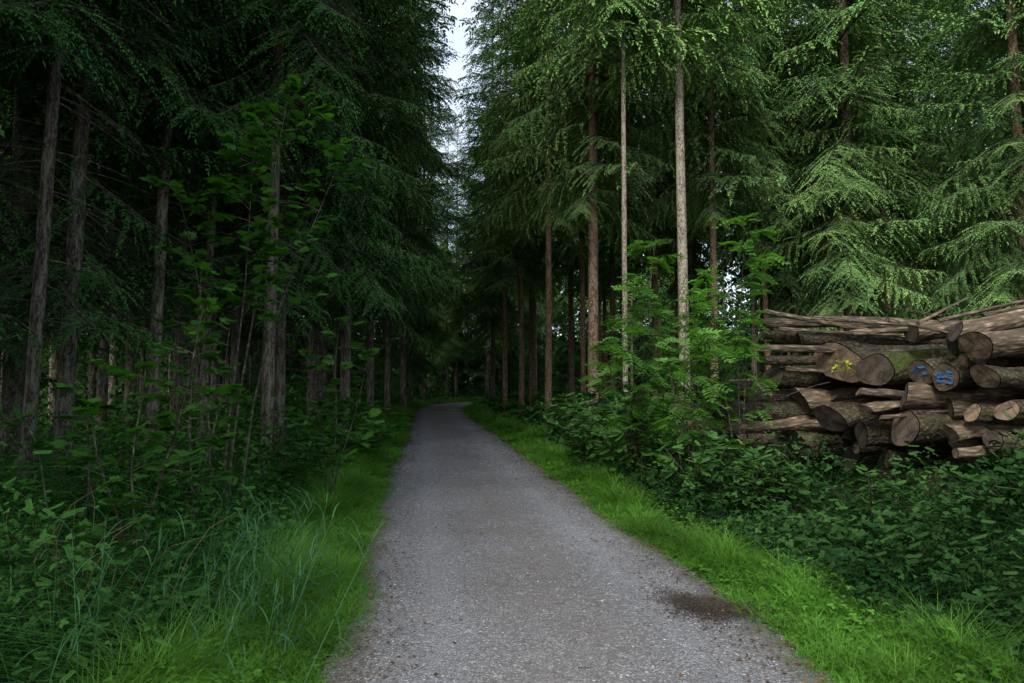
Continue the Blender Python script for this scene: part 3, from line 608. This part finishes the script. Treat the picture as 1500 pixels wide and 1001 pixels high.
for q,(px,Y,lab) in enumerate(((110,4.1,'tangle of tan dry stalks at lower left'),(60,4.8,'thin dry stalks behind the left border reeds'))):
    x,y=sx(px,Y); e=empty('dry_stalks',(x,y,gzs(x,y)),0,lab,'dry stalks'); g=G(); r=np.random.default_rng(q)
    for k in range(24):
        b=np.array([r.normal(0,.25),r.normal(0,.25),0]); d=np.array([r.normal(0,.3),r.normal(0,.25),1]); t=np.linspace(0,1,5)[:,None]; H=r.uniform(.5,1.2)
        g.tube(b+d*H*t+np.array([r.normal(0,.2),r.normal(0,.2),-.3])*H*t**3,np.linspace(.0035,.001,5),3,cap=False,a=r.random())
    g.build('stalk_tangle',M['dry'],e)
# ------------------------------------------------------------------ logs
PD=np.array([.29,-.957]); AXA=math.atan2(.29,.957)
def face_s(p): return (p[0]-4.1)*PD[0]+(p[1]-12)*PD[1]
LOGS=[]
def log(p,yaw,tilt,L,d,mat,label,group=None,mark=None,taper=.85,name='log',seed=None):
    r=np.random.default_rng(len(LOGS)+100); e=empty(name,p,0,label,'log',group); e.rotation_euler=(0,-tilt,yaw)
    w=G(); n=14; t=np.linspace(0,1,n); x=t*L; s=d*.45*min(1,L/3)*(2.5 if d<.15 else 1)
    pts=np.stack([x,s*.5*np.sin(x*1.3+r.uniform(0,6)),s*.4*np.sin(x*1.1+r.uniform(0,6))],1); pts-=np.array([0,pts[0,1],pts[0,2]])
    rad=d/2*(1+(taper-1)*t)*(1+.06*r.normal(0,1,n)); rad[0]=d/2
    sides=18; th=np.linspace(0,2*np.pi,sides,endpoint=False); prof=1+.08*np.sin(2*th+r.uniform(0,6))+.05*np.sin(3*th+r.uniform(0,6))+.03*np.sin(5*th+r.uniform(0,6))
    sl=r.normal(0,.2,2)*d
    V=pts[:,None]+(rad[:,None]*prof[None]*(1+.04*r.normal(0,1,(n,sides))))[...,None]*np.stack([0*th,np.cos(th),np.sin(th)],-1)[None]
    V[0]=pts[0]+(d/2*prof)[:,None]*np.stack([0*th,np.cos(th),np.sin(th)],-1)
    V[0,:,0]+=np.cos(th)*sl[0]+np.sin(th)*sl[1]
    i=np.arange(n-1)[:,None]*sides; j=np.arange(sides)[None]; j2=(j+1)%sides
    w.add(V.reshape(-1,3),[np.stack([i+j,i+j2,i+sides+j2,i+sides+j],-1).reshape(-1,4)[:,::-1]])
    for k in range(int(L*1.2)):
        if d<.2: break
        a=r.uniform(0,6.28); xx=r.uniform(.2,.9)*L; c=np.array([xx,0,0]); dd=np.array([.3,math.cos(a),math.sin(a)]); w.tube([c+dd*d*.3,c+dd*(d*.5+r.uniform(.02,.12))],[.022,.014],6)
    w.build('bark',M[mat],e,True)
    g=G(); e1=V[0].copy(); e1[:,1:]*=.95
    rings=[e1*q-np.array([.004+r.uniform(0,.004),0,0]) for q in (1,.7,.35)]
    Vc=np.vstack(rings+[[[-.006,0,0]]]); Fq=[[k*sides+a,(k+1)*sides+a,(k+1)*sides+(a+1)%sides,k*sides+(a+1)%sides] for k in range(2) for a in range(sides)]
    g.add(Vc,[np.array(Fq),np.array([[2*sides+a,3*sides,2*sides+(a+1)%sides] for a in range(sides)])])
    ce=g.build('cut_end',M['cut'],e)
    g=G(); e2=V[-1].copy(); e2[:,0]+=.004; g.add(e2,[np.arange(sides)[None]]); g.build('cut_end',M['cut'],e)
    if mark:
        mt,strokes=mark; g=G()
        for st in strokes:
            st=np.array(st,float); q=np.vstack([st[:1]]+[st[k]+(st[k+1]-st[k])*np.linspace(0,1,5)[1:,None] for k in range(len(st)-1)])
            q=q+r.normal(0,.012,q.shape)
            pts_=np.stack([-.016+2*(-q[:,0]*sl[0]+q[:,1]*sl[1]),-q[:,0]*d,q[:,1]*d],1)
            for a_,b_ in zip(pts_[:-1],pts_[1:]):
                hw=.034*d*r.uniform(.6,1.3); dv=nrm(b_-a_); pr=np.array([0,-dv[2],dv[1]])*hw; ex=dv*hw*.5
                g.add([a_-ex+pr,b_+ex+pr,b_+ex-pr,a_-ex-pr],[np.array([[0,1,2,3]])]); 
        mo=g.build('paint_mark',M[mt],ce); tag(mo,label='rough %s spray-painted marking on the cut end'%mt)
    LOGS.append((np.array(p),d,yaw,tilt,L)); return e
def yend(px): return float(np.interp(px,[960,1160,1430,1560],[12.6,11.,8.,6.9]))
def lg(px,py,dpx,mat,label,yaw=17,tilt=0,L=4.,dy=0.,mark=None,name='log',taper=.88,group=None):
    Y=yend(px)+dy; return log(P(px,py,Y),R(yaw),R(tilt),L,dpx*Y/F,mat,label,mark=mark,name=name,taper=taper,group=group)
G1=[[(-.2,.08),(-.2,-.2),(-.08,-.06),(.02,-.2)],[(-.05,.1),(.05,-.02),(.02,-.22)],[(.1,-.22),(.12,.06),(.24,.0),(.12,-.06),(.25,-.2)]]
G2=[[(-.3,.05),(-.15,.22),(-.18,-.22)],[(.02,-.25),(.0,.2),(.2,.24),(.28,.08),(.18,-.04),(.02,-.04)]]
G3=[[(-.35,.1),(-.1,.18),(-.3,-.15),(-.05,-.12)],[(.3,.15),(.12,.2),(.1,.02),(.28,-.04),(.22,-.2),(.02,-.16)],[(-.3,.0),(.2,.05)]]
lg(1230,532,60,'log','log with a large oval cut end carrying a yellow painted mark',yaw=0,L=3.6,dy=-.4,mark=('yellow',G1))
lg(1282,543,50,'log_moss','moss-covered log rising to the right from beside the yellow-marked one',yaw=8,tilt=9,L=3.6,dy=-.45)
lg(1395,503,34,'log_moss','short mossy log end squeezed left of the large pale log',yaw=20,L=3.5,dy=-.1)
lg(1430,506,46,'log_pale','large pale log at upper right of the pile with a round cut end',yaw=18,tilt=4,L=4.,dy=-.3)
lg(1400,486,28,'log_pale','pale log lying on top of the pile rising to the right border',yaw=6,tilt=11,L=4.,dy=-.2,taper=1.2)
lg(1350,546,37,'log','log end with a blue painted mark left of the other blue-marked one',yaw=20,L=3.8,dy=-.35,mark=('blue',G2))
lg(1385,553,42,'log','wider log end with a blue painted scribble beneath the mossy end',yaw=20,L=3.8,dy=-.25,mark=('blue',G3))
lg(1409,530,24,'log','small round log end tucked beneath the large pale log',yaw=24,L=3.5)
lg(1443,552,38,'log','brown log with a dark cut end under the large pale log',yaw=12,tilt=-2,L=3.6,dy=-.3)
lg(1325,581,42,'log_pale','log with reddish bark and a light cut end below the blue marks',yaw=6,tilt=-1,L=3.6,dy=-.5)
lg(1172,588,42,'log_pale','log with a ragged light end at the left middle of the pile',yaw=0,tilt=1,L=3.,dy=-.45)
lg(1216,614,44,'log','log with a round light cut end beneath the ragged one',yaw=8,tilt=4,L=3.2,dy=-.5)
lg(1325,628,57,'log','thickest dark log at the bottom middle of the pile',yaw=8,tilt=1,L=4.,dy=-.6)
lg(1393,636,26,'log_pale','slim pale log low on the right of the thickest log',yaw=4,tilt=5,L=3.,dy=-.6)
lg(1166,648,42,'log','log end low on the left of the pile among leaves',yaw=14,L=3.,dy=-.3)
lg(1042,604,36,'log','log sticking out at the left end of the pile behind the sapling',yaw=2,L=3.4,dy=-1.4)
lg(1000,627,26,'log_pale','slim pale log reaching farthest left, low in the pile',yaw=4,L=3.4,dy=-1.8)
lg(985,600,14,'log_pale','thin pole above the slim pale log reaching farthest left',yaw=-3,tilt=1,L=3.4,dy=-1.8)
lg(1085,583,42,'log','dark thick log left of the ragged light end',yaw=3,L=3.,dy=-.9)
lg(1132,553,32,'log','reddish log above the dark thick one at left',yaw=0,tilt=3,L=3.,dy=-.7)
lg(1172,503,30,'log','log near the top left with a small light cut end',yaw=6,tilt=-1,L=3.,dy=-.3)
lg(1113,493,18,'log','dark slim log at the top left of the pile',yaw=0,tilt=-3,L=2.8,dy=-.6)
lg(1097,511,11,'log_pale','thin bare pole jutting out to the left below the top',yaw=-6,tilt=-.5,L=2.6,dy=-1.6,taper=.7)
lg(1118,474,13,'log_pale','long thin log lying across the top of the pile',yaw=-3,tilt=-1.,L=3.2,dy=-.9,taper=1.7)
lg(1118,456,7,'log_pale','thin crooked branch slanting down across the top of the pile',yaw=-5,tilt=-12,L=2.3,dy=-1.2,taper=.6)
lg(1335,488,30,'log_pale','log with a flared reddish root end on top of the pile',yaw=4,tilt=8,L=2.0,dy=-.1,taper=.6)
lg(1268,600,16,'log_pale','slim split log between the round end and the bottom thick log',yaw=0,tilt=6,L=1.8,dy=-.7)
lg(1258,574,12,'log_pale','thin peeled stick wedged under the yellow-marked log',yaw=-6,tilt=-4,L=1.4,dy=-.8)
lg(1120,528,13,'log','slim dark pole poking out left below the bare pole',yaw=-5,tilt=3,L=2.4,dy=-1.)
lg(1425,605,26,'log','slim dark log on the right below the brown one',yaw=10,tilt=-4,L=3.,dy=-.4)
lg(1475,602,30,'log','dark log end by the right border',yaw=20,L=3.,dy=-.2)
lg(1455,645,30,'log','log end low by the right border above the brambles',yaw=16,L=3.,dy=-.4)
lg(1400,664,14,'log_pale','thin pale pole at the foot of the pile on the right',yaw=4,tilt=3,L=2.,dy=-.8)
lg(1262,636,34,'log','dark log end low in the middle of the pile',yaw=12,tilt=1,L=2.8,dy=-.4)
for px,py,dp,yw,tl,L_ in ((1140,482,7,-12,-3,2.0),(1190,466,6,-20,-6,1.6),(1250,488,8,-8,3,1.8),(1300,468,6,14,-9,1.6),(1375,470,7,-4,13,1.5),(1060,560,8,-10,4,1.6),(1150,540,7,-14,-4,1.4),(1290,612,7,-12,6,1.2),(1345,474,6,30,18,1.2),(1440,462,6,-10,12,1.0)):
    lg(px,py,dp,'log_pale','thin bare pole lying loose across the log pile',yaw=yw,tilt=tl,L=L_,dy=-.9,taper=.4,group='thin poles lying loose on the log pile')
main=[(face_s(p),p[2],d) for p,d,*_ in LOGS]
fill=[]
for att in range(2200):
    dd=rng.choice([.20,.28,.35,.42],p=[.25,.3,.27,.18])*rng.uniform(.9,1.1); s=rng.uniform(-2.2,6.2); z=rng.uniform(.12,2.15)
    top=np.interp(s,[-2.2,-.7,0,.9,1.2,3,3.6,6.2],[.5,.8,1.1,1.5,1.85,1.8,2.1,2.3])
    if z+dd/2>top: continue
    if any((s-a)**2+(z-b)**2<((dd+q)/2*.86)**2 for a,b,q in main): continue
    if any((s-a)**2+(z-b)**2<((dd+q)/2*1.0)**2 for a,b,q in fill): continue
    fill.append((s,z,dd)); back=rng.uniform(.2,1.2); x=4.1+PD[0]*s+.957*back; y=12+PD[1]*s+.29*back
    log((x,y,z),AXA+R(rng.uniform(-7,7)),R(rng.uniform(-2.5,2.5)),rng.uniform(3.4,4.2),dd,rng.choice(['log','log','log_pale']),'stacked log recessed in the shaded body of the log pile',group='recessed logs inside the pile')
print('fill',len(fill))
for q,(px,py,Y,L,an,tl) in enumerate(((1385,482,8.6,.9,10,22),(1405,470,9,.8,160,20),(1150,470,10.4,.9,5,12),(1440,470,9,.7,20,30),(1290,478,9.4,1.1,170,14),(1215,560,9.6,.8,185,-12))):
    e=empty('bare_branch',P(px,py,Y),0,['bare twiggy branch on top of the pile right of the flared root','bare branch leaning left above the pale top log','thin bare branch at the top left of the pile','short bare branch poking up near the right border','bare branch lying over the middle of the pile top','bare branch hanging beside the yellow-marked log'][q],'branch'); e.rotation_euler=(0,-R(tl),R(an)); g=G()
    g.inst(merge([stick(4,.012,.004,-.1,5)]+[xf(stick(2,.006,.002,-.1),(-1)**k*.8,.35,(.2+.12*k,0,-.1*(.2+.12*k)**2),-.3) for k in range(6)]),[[0,0,0]],[[1,0,0]],np.array([0,0,1.]),L); g.build('branch_wood',M['twig'],e)
# ------------------------------------------------------------------ light
w=bpy.data.worlds.new('World'); bpy.context.scene.world=w; w.use_nodes=True; nt=w.node_tree
sk=nt.nodes.new('ShaderNodeTexSky'); sk.sky_type='NISHITA'; sk.sun_disc=False; EL=R(42); ROT=R(-156)
sk.sun_elevation=EL; sk.sun_rotation=ROT; sk.dust_density=3.; sk.air_density=1.; sk.ozone_density=1.
tc=nt.nodes.new('ShaderNodeTexCoord'); cn=nd(nt,'ShaderNodeTexNoise',Scale=2.5,Detail=6.,Roughness=.6); nt.links.new(tc.outputs['Generated'],cn.inputs['Vector'])
veil=mix(nt,ramp(nt,cn.outputs['Fac'],[(.35,.5),(.65,.95)]),sk.outputs[0],(2.65,2.85,3.1))
bg=nt.nodes['Background']; bg.inputs[1].default_value=.41; nt.links.new(veil,bg.inputs[0])
sl=bpy.data.lights.new('sun','SUN'); sl.energy=3.4; sl.angle=R(16); sl.color=(1,.96,.87); so=bpy.data.objects.new('sun',sl); C.objects.link(so)
dv=Vector((math.sin(ROT)*math.cos(EL),math.cos(ROT)*math.cos(EL),math.sin(EL))); so.rotation_euler=dv.to_track_quat('Z','Y').to_euler(); so.location=(0,0,40)
sc=bpy.context.scene; sc.view_settings.view_transform='Standard'; sc.view_settings.look='None'; sc.view_settings.exposure=0
